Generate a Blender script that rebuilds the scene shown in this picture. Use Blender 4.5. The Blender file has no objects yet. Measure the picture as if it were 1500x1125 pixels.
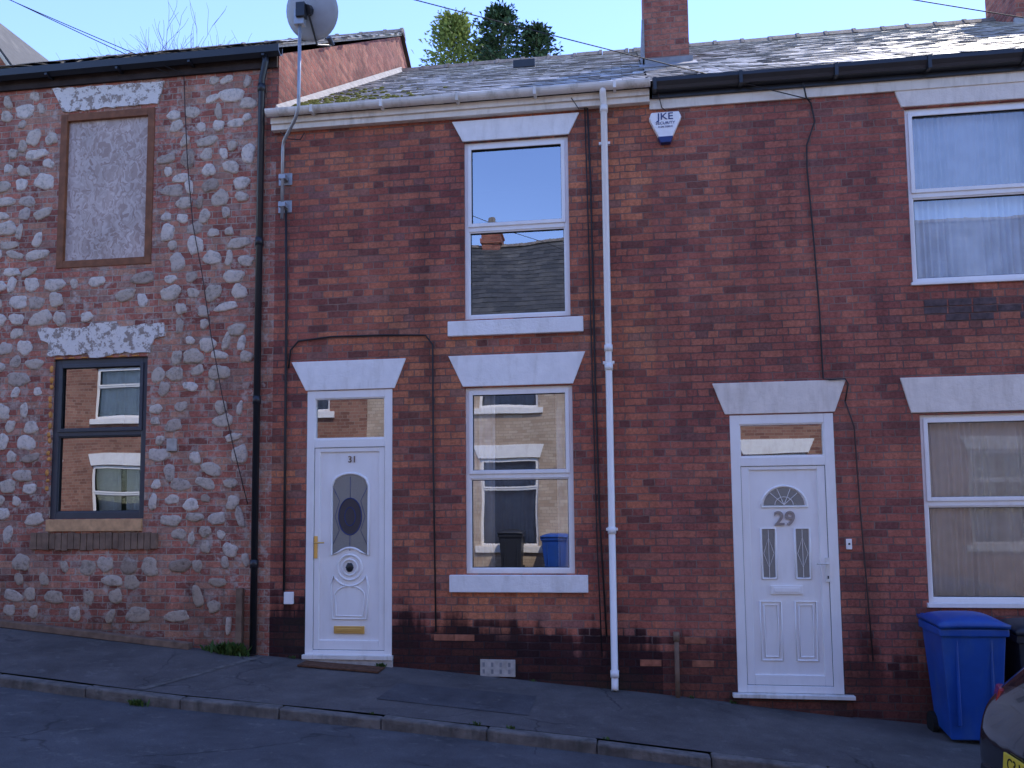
import bpy, math, random, bmesh
from mathutils import Vector, Matrix, noise as mn
random.seed(7)
S=bpy.context.scene
COL=S.collection
# ---------------------------------------------------------------- node helpers
class M:
    def __init__(s,name,rough=.6,spec=.4,metal=0.):
        s.m=bpy.data.materials.new(name);s.m.use_nodes=True;s.t=s.m.node_tree;s.t.nodes.clear()
        s.o=s.n('ShaderNodeOutputMaterial');s.b=s.n('ShaderNodeBsdfPrincipled')
        s.t.links.new(s.b.outputs[0],s.o.inputs[0])
        s.b.inputs['Roughness'].default_value=rough;s.b.inputs['Specular IOR Level'].default_value=spec
        s.b.inputs['Metallic'].default_value=metal
    def n(s,t,**k):
        x=s.t.nodes.new(t)
        for a,b in k.items(): setattr(x,a,b)
        return x
    def set(s,i,v):
        if isinstance(v,bpy.types.NodeSocket): s.t.links.new(v,i)
        elif isinstance(v,(tuple,list)):
            i.default_value=tuple(v)+((1,) if len(v)==3 and len(i.default_value)==4 else ())
        else: i.default_value=v
    def pos(s):
        if not hasattr(s,'_p'): s._p=s.n('ShaderNodeNewGeometry')
        return s._p
    def sep(s,v):
        x=s.n('ShaderNodeSeparateXYZ');s.set(x.inputs[0],v);return x.outputs
    def comb(s,a,b,c):
        x=s.n('ShaderNodeCombineXYZ')
        for i,v in enumerate((a,b,c)): s.set(x.inputs[i],v)
        return x.outputs[0]
    def math(s,op,a,b=0.,c=None,clamp=False):
        x=s.n('ShaderNodeMath',operation=op,use_clamp=clamp);s.set(x.inputs[0],a);s.set(x.inputs[1],b)
        if c is not None: s.set(x.inputs[2],c)
        return x.outputs[0]
    def vmul(s,v,k):
        x=s.n('ShaderNodeVectorMath',operation='MULTIPLY');s.set(x.inputs[0],v);s.set(x.inputs[1],k);return x.outputs[0]
    def vadd(s,v,k):
        x=s.n('ShaderNodeVectorMath',operation='ADD');s.set(x.inputs[0],v);s.set(x.inputs[1],k);return x.outputs[0]
    def noise(s,scale,detail=3,vec=None,rough=.55,col=False):
        x=s.n('ShaderNodeTexNoise');s.set(x.inputs['Vector'],vec if vec is not None else s.pos().outputs['Position'])
        x.inputs['Scale'].default_value=scale;x.inputs['Detail'].default_value=min(detail,3);x.inputs['Roughness'].default_value=rough
        return x.outputs['Color' if col else 'Fac']
    def ramp(s,f,st,const=False):
        x=s.n('ShaderNodeValToRGB');r=x.color_ramp
        if const:r.interpolation='CONSTANT'
        while len(r.elements)<len(st): r.elements.new(.5)
        for e,(p,c) in zip(r.elements,st):
            e.position=p
            e.color=(c,c,c,1) if not isinstance(c,(tuple,list)) else tuple(c)+(1,)
        s.set(x.inputs[0],f);return x.outputs[0]
    def mix(s,f,a,b,mode='MIX'):
        x=s.n('ShaderNodeMix',data_type='RGBA',blend_type=mode);s.set(x.inputs['Factor'],f);s.set(x.inputs[6],a);s.set(x.inputs[7],b);return x.outputs[2]
    def mr(s,v,a,b,c=0.,d=1.):
        x=s.n('ShaderNodeMapRange',interpolation_type='SMOOTHSTEP')
        for i,q in enumerate((v,a,b,c,d)): s.set(x.inputs[i],q)
        return x.outputs[0]
    def bump(s,h,dist=.005,st=1.):
        x=s.n('ShaderNodeBump');x.inputs['Distance'].default_value=dist;x.inputs['Strength'].default_value=st
        s.set(x.inputs['Height'],h);s.set(s.b.inputs['Normal'],x.outputs[0]);return x
    def col(s,c): s.set(s.b.inputs['Base Color'],c)

def simple(name,c,rough=.5,spec=.4,metal=0,var=.15,sc=6,bump=0,bsc=40,dirt=None,dirtamt=.5):
    m=M(name,rough,spec,metal)
    n=m.noise(sc,2)
    k=m.ramp(n,[(.25,1-var),(.75,1+var*.4)])
    o=m.mix(1.,c,k,'MULTIPLY')
    if dirt:
        p=m.vmul(m.pos().outputs['Position'],(5,5,1.2))
        d=m.ramp(m.noise(1.6,3,p,.7),[(.5,0.),(.72,dirtamt)])
        o=m.mix(d,o,dirt)
    m.col(o)
    if bump: m.bump(m.noise(bsc,2,rough=.7),bump)
    return m.m

def brick_mat(name,pal,mortar,mortar2,dark=.5,patch=.5,white=0.,orange=0.,lite=False,dtint=(.16,.16,.21)):
    m=M(name,.85,.25)
    g=m.pos();P=m.sep(g.outputs['Position']);N=m.sep(g.outputs['True Normal'])
    sel=m.math('GREATER_THAN',m.math('ABSOLUTE',N[0]),.6)
    u=m.math('ADD',m.math('MULTIPLY',P[0],m.math('SUBTRACT',1.,sel)),m.math('MULTIPLY',P[1],sel))
    v=m.comb(u,P[2],0.)
    if not lite:
        d=m.vmul(m.vadd(m.noise(10,2,col=True,rough=.75),(-.5,-.5,-.5)),(.030,.020,0))
        v=m.vadd(v,d)
    b=m.n('ShaderNodeTexBrick',offset=.5,offset_frequency=2,squash=.5,squash_frequency=4)
    m.set(b.inputs['Vector'],v)
    b.inputs['Scale'].default_value=1;b.inputs['Brick Width'].default_value=.232;b.inputs['Row Height'].default_value=.0765
    b.inputs['Mortar Size'].default_value=.0062;b.inputs['Mortar Smooth'].default_value=.3;b.inputs['Bias'].default_value=0
    m.set(b.inputs['Color1'],(0,0,0));m.set(b.inputs['Color2'],(1,1,1));m.set(b.inputs['Mortar'],(.5,.5,.5))
    bc=m.ramp(b.outputs['Color'],pal)
    if lite:
        c=m.mix(b.outputs['Fac'],bc,mortar)
        c=m.mix(1.,c,m.ramp(m.noise(1.2,2),[(.3,.8),(.7,1.08)]),'MULTIPLY');m.col(c);return m.m
    fine=m.noise(30,3,rough=.8)
    bc=m.mix(1.,bc,m.ramp(fine,[(.28,.55),(.52,1.),(.75,1.35)]),'MULTIPLY')
    pn=m.noise(.8,3,rough=.65)
    bc=m.mix(m.ramp(pn,[(.42,0.),(.66,patch)]),bc,m.mix(1.,bc,(.62,.58,.66),'MULTIPLY'))
    if orange:
        bc=m.mix(m.ramp(m.noise(.55,2,m.vadd(g.outputs['Position'],(11.3,3,5.2))),[(.42,0.),(.60,orange)]),bc,m.mix(1.,bc,(1.25,1.38,1.12),'MULTIPLY'))
    mo=m.mix(m.ramp(pn,[(.4,0.),(.6,1.)]),mortar,mortar2)
    c=m.mix(b.outputs['Fac'],bc,mo)
    if white:
        w=m.ramp(m.noise(8,3,rough=.8),[(.50,0.),(.62,white)])
        w2=m.ramp(m.noise(1.3,1),[(.35,.3),(.6,1.)])
        c=m.mix(m.math('MULTIPLY',w,w2),c,(.52,.43,.36))
    st=m.noise(1.,3,m.vmul(g.outputs['Position'],(4.5,4.5,.45)),.65)
    c=m.mix(1.,c,m.ramp(st,[(.3,.78),(.6,1.08)]),'MULTIPLY')
    h=m.math('ADD',m.math('ADD',P[2],.24),m.math('MULTIPLY',P[0],.085))
    h=m.math('ADD',h,m.math('MULTIPLY',m.math('SUBTRACT',st,.5),.8))
    h=m.math('ADD',h,m.math('MULTIPLY',m.math('SUBTRACT',b.outputs['Color'],.5),.25))
    dk=m.mr(h,.42,.68,dark,0.)
    c=m.mix(dk,c,m.mix(1.,c,dtint,'MULTIPLY'))
    al=m.math('MULTIPLY',m.mr(h,0.,.6,.5,0.),m.ramp(pn,[(.5,0.),(.7,1.)]))
    c=m.mix(al,c,(.05,.055,.03))
    m.col(c)
    hh=m.math('ADD',m.math('SUBTRACT',1.,b.outputs['Fac']),m.math('MULTIPLY',fine,.7))
    m.bump(hh,.012,1.)
    return m.m

redpal=[(0.,(.18,.066,.056)),(.2,(.30,.092,.070)),(.5,(.42,.128,.084)),(.78,(.50,.165,.096)),(1.,(.27,.118,.102))]
redpal2=[(0.,(.20,.072,.062)),(.3,(.33,.103,.080)),(.6,(.40,.126,.090)),(.85,(.46,.155,.102)),(1.,(.22,.094,.083))]
leftpal=[(0.,(.26,.085,.062)),(.3,(.43,.145,.098)),(.6,(.52,.19,.125)),(.8,(.54,.27,.17)),(1.,(.33,.18,.14))]
BRICK31=brick_mat('brick_red',redpal,(.30,.19,.15),(.13,.085,.075),1.,.6,orange=.85)
BRICK29=brick_mat('brick_maroon',redpal2,(.29,.185,.15),(.14,.09,.08),.8,.5,orange=.45,dtint=(.26,.25,.28))
BRICKL=brick_mat('brick_patched',leftpal,(.47,.37,.29),(.32,.24,.19),.45,.4,white=.8,dtint=(.4,.38,.36))
BRICKO=brick_mat('brick_buff',[(0.,(.46,.33,.24)),(.5,(.56,.43,.32)),(1.,(.62,.50,.38))],(.36,.29,.22),(.45,.4,.36),lite=True)
BRICKP=brick_mat('brick_opposite_red',[(0.,(.22,.095,.07)),(.5,(.32,.145,.10)),(1.,(.38,.20,.14))],(.36,.29,.23),(.45,.4,.36),lite=True)  # plain red brick for the outer houses of the opposite terrace
BRICKC=brick_mat('brick_chimney',[(0.,(.22,.075,.06)),(.5,(.36,.12,.085)),(1.,(.45,.18,.12))],(.30,.20,.16),(.18,.13,.11),0.,.7)
PVC=simple('upvc_white',(.90,.87,.84),.32,.5,var=.05,sc=3,dirt=(.64,.59,.51),dirtamt=.22)
PVCD=simple('upvc_weathered',(.80,.76,.70),.5,.4,var=.15,sc=4,dirt=(.34,.30,.22),dirtamt=.6)
SASH=simple('painted_timber_cream',(.84,.76,.65),.55,.4,var=.15,sc=5,dirt=(.44,.37,.27),dirtamt=.5)
PAINTW=simple('painted_stone_white',(.90,.87,.84),.65,.3,var=.08,sc=7,bump=.006,bsc=30,dirt=(.55,.50,.44),dirtamt=.35)
PAINTC=simple('painted_stone_cream',(.83,.74,.65),.65,.3,var=.1,sc=6,bump=.006,bsc=30,dirt=(.50,.42,.34),dirtamt=.4)
m=M('peeling_whitewash',.85,.2)
m.col(m.mix(m.ramp(m.noise(11,3,rough=.8),[(.50,0.),(.58,1.)]),(.78,.72,.65),(.35,.28,.23)));m.bump(m.noise(22,3,rough=.8),.015);PEEL=m.m
m=M('mortar_dabs',.9,.15)
g=m.pos()
c=m.ramp(g.outputs['Random Per Island'],[(0.,(.54,.44,.35)),(.5,(.68,.57,.47)),(.8,(.76,.66,.57)),(1.,(.42,.32,.25))])
dn=m.noise(20,3,rough=.8)
c=m.mix(1.,c,m.ramp(dn,[(.3,.55),(.5,1.),(.8,1.12)]),'MULTIPLY')
P=m.sep(g.outputs['Position'])
c=m.mix(m.mr(m.math('ADD',P[2],m.math('MULTIPLY',m.noise(2,2),1.2)),1.4,2.2,.7,0.),c,m.mix(1.,c,(.60,.53,.46),'MULTIPLY'))
m.col(c);m.bump(m.noise(45,3,rough=.85),.014);DABS=m.m
def slate_mat(name,a,b,rough,lichen,spec=.5):
    m=M(name,rough,spec);g=m.pos()
    c=m.ramp(g.outputs['Random Per Island'],[(0.,a),(.6,b),(1.,tuple(x*1.25 for x in b))])
    c=m.mix(1.,c,m.ramp(m.noise(9,3,rough=.75),[(.3,.7),(.7,1.2)]),'MULTIPLY')
    c=m.mix(m.ramp(m.noise(1.1,3,rough=.75),[(.5,0.),(.7,lichen)]),c,(.54,.50,.42))
    c=m.mix(m.ramp(m.noise(5,3,rough=.75),[(.58,0.),(.66,lichen*.8)]),c,(.21,.19,.10))
    m.col(c);return m.m
SLATE=slate_mat('slate',(.34,.33,.32),(.50,.485,.46),.40,.6,.7)
SLATED=slate_mat('slate_dark',(.035,.037,.04),(.055,.055,.057),.7,.1,.3)
RIDGE=simple('ridge_tile_clay',(.19,.16,.145),.8,.3,var=.5,sc=8,bump=.01,dirt=(.3,.28,.23),dirtamt=.6)
LEAD=simple('lead_flashing',(.26,.26,.27),.5,.4,var=.3,sc=10,bump=.004)
BLACKP=simple('black_plastic',(.018,.020,.025),.35,.5,var=.2)
BLACKW=simple('weathered_black_timber',(.050,.036,.032),.8,.2,var=.4,bump=.005)
GREYF=simple('anthracite_upvc',(.045,.052,.066),.4,.5,var=.15)
BROWN=simple('stained_timber',(.25,.095,.040),.6,.3,var=.4,sc=9,bump=.003)
RAWT=simple('raw_timber',(.66,.38,.19),.75,.2,var=.3,sc=12,bump=.003)
OLDT=simple('weathered_timber',(.24,.155,.105),.85,.2,var=.4,sc=9,bump=.006)
FOAM=simple('expanding_foam',(.74,.33,.09),.8,.2,var=.4,sc=14,bump=.02,bsc=25)
GOLD=simple('brass',(.90,.60,.20),.35,.5,.85,var=.1)
STEEL=simple('galvanised_steel',(.40,.41,.43),.45,.5,.6,var=.25,sc=12)
SILVER=simple('chrome_numerals',(.30,.30,.32),.35,.5,.6,var=.1)
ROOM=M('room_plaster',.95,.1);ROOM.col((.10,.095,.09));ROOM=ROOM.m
DISHM=simple('dish_grey',(.36,.38,.42),.5,.4,var=.15)
CEMENT=simple('cement',(.50,.46,.41),.9,.2,var=.3,sc=12,bump=.006)
BLUEB=simple('bin_blue_plastic',(.014,.075,.34),.42,.45,var=.2,sc=5,dirt=(.06,.12,.26),dirtamt=.4)
DARKB=simple('bin_dark_plastic',(.025,.028,.038),.45,.45,var=.2,sc=5)
RUBBER=simple('rubber',(.02,.02,.02),.85,.2)
CARP=M('car_paint_black',.18,.5);CARP.col((.012,.013,.017));CARP.b.inputs['Coat Weight'].default_value=.8;CARP=CARP.m
CARG=M('car_glass',.05,.6);CARG.col((.01,.012,.014));CARG=CARG.m
DKG=M('dark_obscured_glass',.4,.4);DKG.col((.05,.045,.055));DKG=DKG.m
REDL=M('tail_lamp',.12,.6);REDL.col((.35,.01,.012));REDL=REDL.m
PLATE=simple('plate_yellow',(.82,.58,.05),.4,.4,var=.05)
BARK=simple('bark',(.17,.14,.12),.9,.1,var=.3,sc=10)
MAT=simple('coir_mat',(.15,.075,.045),.95,.1,var=.5,sc=20,bump=.01)
NAVY=simple('navy_plastic',(.02,.04,.16),.4)
CABLE=simple('cable_black',(.025,.022,.022),.6)
CABLEB=simple('cable_brown',(.06,.035,.030),.7)
MOSS=simple('moss',(.24,.23,.06),.95,.1,var=.5,sc=20)
DBRICK=simple('engineering_brick',(.115,.078,.078),.75,.3,var=.6,sc=12,bump=.008)
OBRICK=simple('replacement_brick',(.38,.14,.08),.85,.3,var=.5,sc=12,bump=.008)
m=M('osb_board',.8,.2)
v=m.vadd(m.vmul(m.pos().outputs['Position'],(38,1,24)),m.vmul(m.noise(6,2,col=True),(9,0,9)))
vo=m.n('ShaderNodeTexVoronoi');m.set(vo.inputs['Vector'],v);vo.inputs['Scale'].default_value=1
c=m.ramp(m.sep(vo.outputs['Color'])[0],[(0.,(.44,.32,.27)),(.5,(.58,.47,.41)),(1.,(.70,.60,.54))])
c=m.mix(1.,c,m.ramp(m.noise(2,3),[(.3,.75),(.7,1.05)]),'MULTIPLY');m.col(c);OSB=m.m
def curtain(name,c):
    m=M(name,.9,.1);m.col(m.mix(1.,c,m.ramp(m.noise(5,1),[(.3,.85),(.7,1.)]),'MULTIPLY'));return m.m
CURT=curtain('net_curtain',(.88,.87,.85));CURTG=curtain('voile_grey',(.84,.82,.79));CURTB=curtain('voile_blue',(.76,.82,.90))
def glass(name,base,wob):
    m=M(name);gl=m.n('ShaderNodeBsdfGlossy');gl.inputs['Roughness'].default_value=.0;m.set(gl.inputs[0],(.95,.97,1.))
    tr=m.n('ShaderNodeBsdfTransparent');m.set(tr.inputs[0],(.93,.95,.95))
    fr=m.n('ShaderNodeFresnel');fr.inputs[0].default_value=1.5
    f=m.math('ADD',m.math('MULTIPLY',fr.outputs[0],1.3),base,clamp=True)
    bp=m.n('ShaderNodeBump');bp.inputs['Distance'].default_value=wob;m.set(bp.inputs['Height'],m.noise(1.6,0))
    m.t.links.new(bp.outputs[0],gl.inputs['Normal'])
    mx=m.n('ShaderNodeMixShader');m.set(mx.inputs[0],f);m.t.links.new(tr.outputs[0],mx.inputs[1]);m.t.links.new(gl.outputs[0],mx.inputs[2]);m.t.links.new(mx.outputs[0],m.o.inputs[0]);return m.m
GLASS=glass('window_glass',.34,.0016)
GLASSL=glass('window_glass_clear',0.,.0012)
GLASSM=glass('window_glass_upper',.12,.0010)
m=M('obscured_glass',.22,.6);m.col((.20,.21,.20));m.b.inputs['IOR'].default_value=1.7
m.bump(m.noise(45,2),.003);OBS=m.m
def asphalt(name,a,b,seed,cracks=True):
    m=M(name,.82,.3);p=m.pos().outputs['Position']
    gr=m.noise(110,2,rough=.8)
    c=m.mix(m.ramp(gr,[(.3,0.),(.7,1.)]),a,b)
    c=m.mix(1.,c,m.ramp(m.noise(1.4,3,m.vadd(p,(seed,0,0)),.75),[(.3,.68),(.5,1.),(.75,1.35)]),'MULTIPLY')
    c=m.mix(m.ramp(m.noise(6,3,m.vadd(p,(seed,3,0)),.8),[(.58,0.),(.70,.45)]),c,(.19,.175,.16))
    if cracks:
        vo=m.n('ShaderNodeTexVoronoi',feature='DISTANCE_TO_EDGE');m.set(vo.inputs['Vector'],m.vadd(m.vmul(p,(.7,.7,.7)),m.vmul(m.noise(1.5,3,col=True),(.6,.6,0))));vo.inputs['Scale'].default_value=1
        c=m.mix(m.math('MULTIPLY',m.ramp(vo.outputs[0],[(0.,1.),(.012,0.)]),m.ramp(m.noise(.9,1),[(.45,0.),(.6,.7)])),c,(.02,.02,.02))
    m.col(c);m.bump(gr,.007,.9);return m.m
ROADM=asphalt('asphalt_road',(.058,.055,.058),(.108,.104,.104),0)
PAVM=asphalt('asphalt_pavement',(.076,.067,.062),(.138,.124,.115),5.)
KERBM=simple('kerb_concrete',(.18,.16,.14),.9,.2,var=.5,sc=7,bump=.008,dirt=(.07,.07,.06),dirtamt=.8)
GROUNDM=simple('rough_grass',(.06,.085,.03),.95,.1,var=.5,sc=2)
def leafm(name,a,b,tr=0.):
    m=M(name,.7,.2);g=m.pos();c=m.ramp(g.outputs['Random Per Island'],[(0.,a),(1.,b)]);m.col(c)
    if tr:
        t=m.n('ShaderNodeBsdfTranslucent');m.set(t.inputs[0],c);mx=m.n('ShaderNodeMixShader');mx.inputs[0].default_value=tr
        m.t.links.new(m.b.outputs[0],mx.inputs[1]);m.t.links.new(t.outputs[0],mx.inputs[2]);m.t.links.new(mx.outputs[0],m.o.inputs[0])
    return m.m
LEAFD=leafm('conifer_needles',(.018,.045,.022),(.055,.100,.045));LEAFL=leafm('leaf_green',(.12,.17,.04),(.25,.30,.08),.45);WEED=leafm('weed_leaf',(.04,.09,.02),(.10,.16,.04))

# ---------------------------------------------------------------- mesh helpers
def empty(name,loc=(0,0,0),rz=0):
    e=bpy.data.objects.new(name,None);e.location=loc;e.rotation_euler=(0,0,rz);COL.objects.link(e);return e
class Pt:
    def __init__(s,name,mat,parent=None,bevel=0,smooth=False):
        s.name=name;s.mat=mat;s.par=parent;s.v=[];s.f=[];s.bev=bevel;s.sm=smooth
    def add(s,vs,fs):
        o=len(s.v);s.v+=[tuple(x) for x in vs];s.f+=[tuple(i+o for i in f) for f in fs];return s
    def box(s,x0,x1,y0,y1,z0,z1):
        return s.add([(x0,y0,z0),(x1,y0,z0),(x1,y1,z0),(x0,y1,z0),(x0,y0,z1),(x1,y0,z1),(x1,y1,z1),(x0,y1,z1)],
          [(0,3,2,1),(4,5,6,7),(0,1,5,4),(1,2,6,5),(2,3,7,6),(3,0,4,7)])
    def prism(s,poly,y0,y1):
        n=len(poly);vs=[(x,y0,z) for x,z in poly]+[(x,y1,z) for x,z in poly]
        return s.add(vs,[tuple(range(n)),tuple(range(2*n-1,n-1,-1))]+[(i,i+n,(i+1)%n+n,(i+1)%n) for i in range(n)])
    def ext(s,prof,x0,x1):
        n=len(prof);vs=[(x0,y,z) for y,z in prof]+[(x1,y,z) for y,z in prof]
        return s.add(vs,[tuple(range(n)),tuple(range(2*n-1,n-1,-1))]+[(i,i+n,(i+1)%n+n,(i+1)%n) for i in range(n)])
    def tube(s,pts,r,n=8,r1=None,cap=True):
        pts=[Vector(p) for p in pts];k=len(pts);vs=[];fs=[];prev=None
        for i,p in enumerate(pts):
            d=(pts[min(i+1,k-1)]-pts[max(i-1,0)]).normalized()
            if prev is None: a=d.orthogonal().normalized()
            else:
                a=prev-d*prev.dot(d);a=a.normalized() if a.length>1e-6 else d.orthogonal().normalized()
            prev=a;b=d.cross(a);rr=r if r1 is None else r+(r1-r)*i/(k-1)
            for j in range(n):
                t=2*math.pi*j/n;vs.append(p+a*math.cos(t)*rr+b*math.sin(t)*rr)
        for i in range(k-1):
            for j in range(n):
                fs.append((i*n+j,i*n+(j+1)%n,(i+1)*n+(j+1)%n,(i+1)*n+j))
        if cap: fs+= [tuple(range(n-1,-1,-1)),tuple((k-1)*n+j for j in range(n))]
        return s.add(vs,fs)
    def done(s):
        me=bpy.data.meshes.new(s.name);me.from_pydata(s.v,[],s.f);me.update()
        b=bmesh.new();b.from_mesh(me);bmesh.ops.recalc_face_normals(b,faces=b.faces);b.to_mesh(me);b.free()
        if s.sm:
            for p in me.polygons:p.use_smooth=True
        me.materials.append(s.mat);o=bpy.data.objects.new(s.name,me);COL.objects.link(o)
        if s.par: o.parent=s.par
        if s.bev:
            q=o.modifiers.new('bev','BEVEL');q.width=s.bev;q.segments=2;q.limit_method='ANGLE'
        s.o=o;return o
def text(body,x,y,z,size,mat,parent,ext=.003,rot=(math.pi/2,0,0),sx=1,off=.018):
    t=bpy.data.curves.new('lettering','FONT');t.body=body;t.size=size;t.align_x='CENTER';t.align_y='CENTER';t.extrude=ext;t.offset=size*off;t.materials.append(mat)
    o=bpy.data.objects.new('lettering',t);o.location=(x,y,z);o.rotation_euler=rot;o.scale=(sx,1,1);COL.objects.link(o);o.parent=parent;return o
def interp(x,T):
    if x<=T[0][0]:return T[0][1]
    for (a,b),(c,d) in zip(T,T[1:]):
        if x<=c:return b+(d-b)*(x-a)/(c-a)
    return T[-1][1]
BZ=[(-60,3.2),(-30,2.4),(-12,.86),(-7.12,.35),(-4.07,.06),(-2.5,-.04),(-.16,-.23),(2.09,-.44),(2.79,-.50),(12,-1.35),(30,-2.6),(60,-3.4)]
def bz(x):return interp(x,BZ)

def wall(p,x0,x1,z0,z1,holes,y=0,rev=.12):
    xs=sorted(set([x0,x1]+[h[0] for h in holes]+[h[1] for h in holes]));zs=sorted(set([z0,z1]+[h[2] for h in holes]+[h[3] for h in holes]))
    for a,b in zip(xs,xs[1:]):
        for c,d in zip(zs,zs[1:]):
            if any(h[0]<=a+1e-6 and b<=h[1]+1e-6 and h[2]<=c+1e-6 and d<=h[3]+1e-6 for h in holes): continue
            p.add([(a,y,c),(b,y,c),(b,y,d),(a,y,d)],[(0,1,2,3)])
    for h in holes:
        a,b,c,d=h
        p.add([(a,y,c),(b,y,c),(b,y,d),(a,y,d),(a,y+rev,c),(b,y+rev,c),(b,y+rev,d),(a,y+rev,d)],[(0,1,5,4),(1,2,6,5),(2,3,7,6),(3,0,4,7)])
def room(p,h,dep=1.8):
    a,b,c,d=h;a-=.35;b+=.35;c-=.3;d+=.2;y0=.121;y1=y0+dep
    p.add([(a,y0,c),(b,y0,c),(b,y0,d),(a,y0,d),(a,y1,c),(b,y1,c),(b,y1,d),(a,y1,d)],[(0,1,5,4),(1,2,6,5),(2,3,7,6),(3,0,4,7),(4,5,6,7)])
    H=h;xs=[a,H[0],H[1],b];zs=[c,H[2],H[3],d]
    for i in range(3):
        for j in range(3):
            if i==1 and j==1: continue
            p.add([(xs[i],y0,zs[j]),(xs[i+1],y0,zs[j]),(xs[i+1],y0,zs[j+1]),(xs[i],y0,zs[j+1])],[(0,1,2,3)])
def ring(p,x0,x1,z0,z1,w,y0,y1,wb=None,wt=None):
    wb=w if wb is None else wb;wt=w if wt is None else wt
    p.box(x0,x0+w,y0,y1,z0,z1);p.box(x1-w,x1,y0,y1,z0,z1)
    p.box(x0+w,x1-w,y0+.0005,y1,z0,z0+wb);p.box(x0+w,x1-w,y0+.0005,y1,z1-wt,z1)
def pane(p,x0,x1,z0,z1,y):
    p.add([(x0,y,z0),(x1,y,z0),(x1,y,z1),(x0,y,z1)],[(0,1,2,3)])
def window(par,x0,x1,z0,z1,zt,mat,y=.035,fw=.05,sash=True,gm=None):
    f=Pt('frame',mat,par,.004);ring(f,x0,x1,z0,z1,fw,y,y+.07)
    f.box(x0+fw,x1-fw,y+.001,y+.07,zt-.03,zt+.03)
    f.done()
    s=Pt('sash',mat,par,.005)
    a,b=x0+fw-.012,x1-fw+.012
    if sash: ring(s,a,b,zt+.018,z1-fw+.012,.042,y-.014,y+.03)
    ring(s,x0+fw-.004,x1-fw+.004,z0+fw-.004,zt-.028,.016,y+.012,y+.05)
    s.done()
    k=Pt('glazing_gasket',RUBBER,par);ring(k,a+.038,b-.038,zt+.056,z1-fw-.026,.007,y-.004,y+.02)
    ring(k,x0+fw+.010,x1-fw-.010,z0+fw+.010,zt-.042,.007,y+.022,y+.045);k.done()
    g=Pt('glazing',gm or GLASS,par);pane(g,a+.02,b-.02,zt+.03,z1-fw,y+.024);pane(g,x0+fw,x1-fw,z0+fw,zt-.03,y+.04);g.done()
def drape(par,x0,x1,z0,z1,y,mat,folds=14,amp=.03,seed=0):
    n=folds*8;r=random.Random(seed);ph=[r.uniform(0,6) for _ in range(4)];vs=[];fs=[];rows=6
    for j in range(rows+1):
        t=j/rows
        for i in range(n+1):
            u=i/n;w=2*math.pi*folds*u
            vs.append((x0+(x1-x0)*u+.008*math.sin(w*.37+ph[0]+t*2),y+amp*math.sin(w+1.2*math.sin(u*9+ph[1])+t*.6)*(.6+.4*math.sin(u*13+ph[2]))+.01*math.sin(5*t+ph[3]),z0+(z1-z0)*t))
    for j in range(rows):
        for i in range(n): a=j*(n+1)+i;fs.append((a,a+1,a+n+2,a+n+1))
    p=Pt('curtain',mat,par,smooth=True);p.add(vs,fs);return p.done()
def slates(par,x0,x1,y0,z0,y1,z1,mat,sw=.26,gauge=.2,seed=1,verge=0.,miss=()):
    r=random.Random(seed);L=math.hypot(y1-y0,z1-z0);dy=(y1-y0)/L;dz=(z1-z0)/L;ny,nz=-dz,dy
    if nz<0: ny,nz=-ny,-nz
    dk=Pt('roof_deck',BLACKW,par)
    dk.add([(x0,y0,z0-.03),(x1,y0,z0-.03),(x1,y1,z1-.03),(x0,y1,z1-.03)],[(0,1,2,3)]);dk.done()
    p=Pt('slates',mat,par);rows=int(L/gauge)+1
    for i in range(rows):
        s0=i*gauge;s1=min(s0+gauge*1.12,L)
        xx=x0-(sw/2 if i%2 else 0)
        while xx<x1:
            a=max(xx+.003,x0);b=min(xx+sw-.003,x1)
            if xx+sw>=x1-.01 and verge: b=x1+r.uniform(-verge,verge)
            if b-a>.03 and not any(abs((a+b)/2-mx)<sw/2 and abs(s0-ms)<gauge/2 for mx,ms in miss):
                h0=.012+r.uniform(-.002,.005);h1=.002;t=.006;sj=r.uniform(-.006,.006);tl=r.uniform(-.003,.003)
                def q(x,s,h):return (x,y0+dy*s+ny*h,z0+dz*s+nz*h)
                ss=s0+sj
                p.add([q(a,ss,h0+tl),q(b,ss,h0-tl),q(b,s1,h1),q(a,s1,h1),q(a,ss,h0+tl-t),q(b,ss,h0-tl-t),q(b,s1,h1-t),q(a,s1,h1-t)],
                   [(0,1,2,3),(0,4,5,1),(1,5,6,2),(3,7,4,0)])
            xx+=sw
    p.done()
def ridge(par,x0,x1,y,z,seed=2,mat=None):
    r=random.Random(seed);p=Pt('ridge_tiles',mat or RIDGE,par);x=x0
    while x<x1-.05:
        l=.45;b=min(x+l-.012,x1);h=r.uniform(-.008,.012);e=.14;t=.02
        p.ext([(y-e,z-.075+h),(y-.05,z+.035+h),(y,z+.055+h),(y+.05,z+.035+h),(y+e,z-.075+h),(y+e-t,z-.09+h),(y,z-.0+h),(y-e+t,z-.09+h)],x,b)
        p.ext([(y-e-.012,z-.078+h),(y-.055,z+.048+h),(y,z+.07+h),(y+.055,z+.048+h),(y+e+.012,z-.078+h),(y,z+h)],b-.05,b+.004)
        x+=l
    p.done()
def shell(par,mat,x0,x1,zb,ze,yr,zr,depth):
    p=Pt('rear_and_party_walls',mat,par)
    for x in (x0+.002,x1-.002):
        p.add([(x,.02,zb),(x,depth,zb),(x,depth,ze-.03),(x,yr,zr-.06),(x,.02,ze-.03)],[(0,1,2,3,4)])
    p.add([(x0,depth,zb),(x1,depth,zb),(x1,depth,ze),(x0,depth,ze)],[(0,1,2,3)]);p.done()
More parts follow.
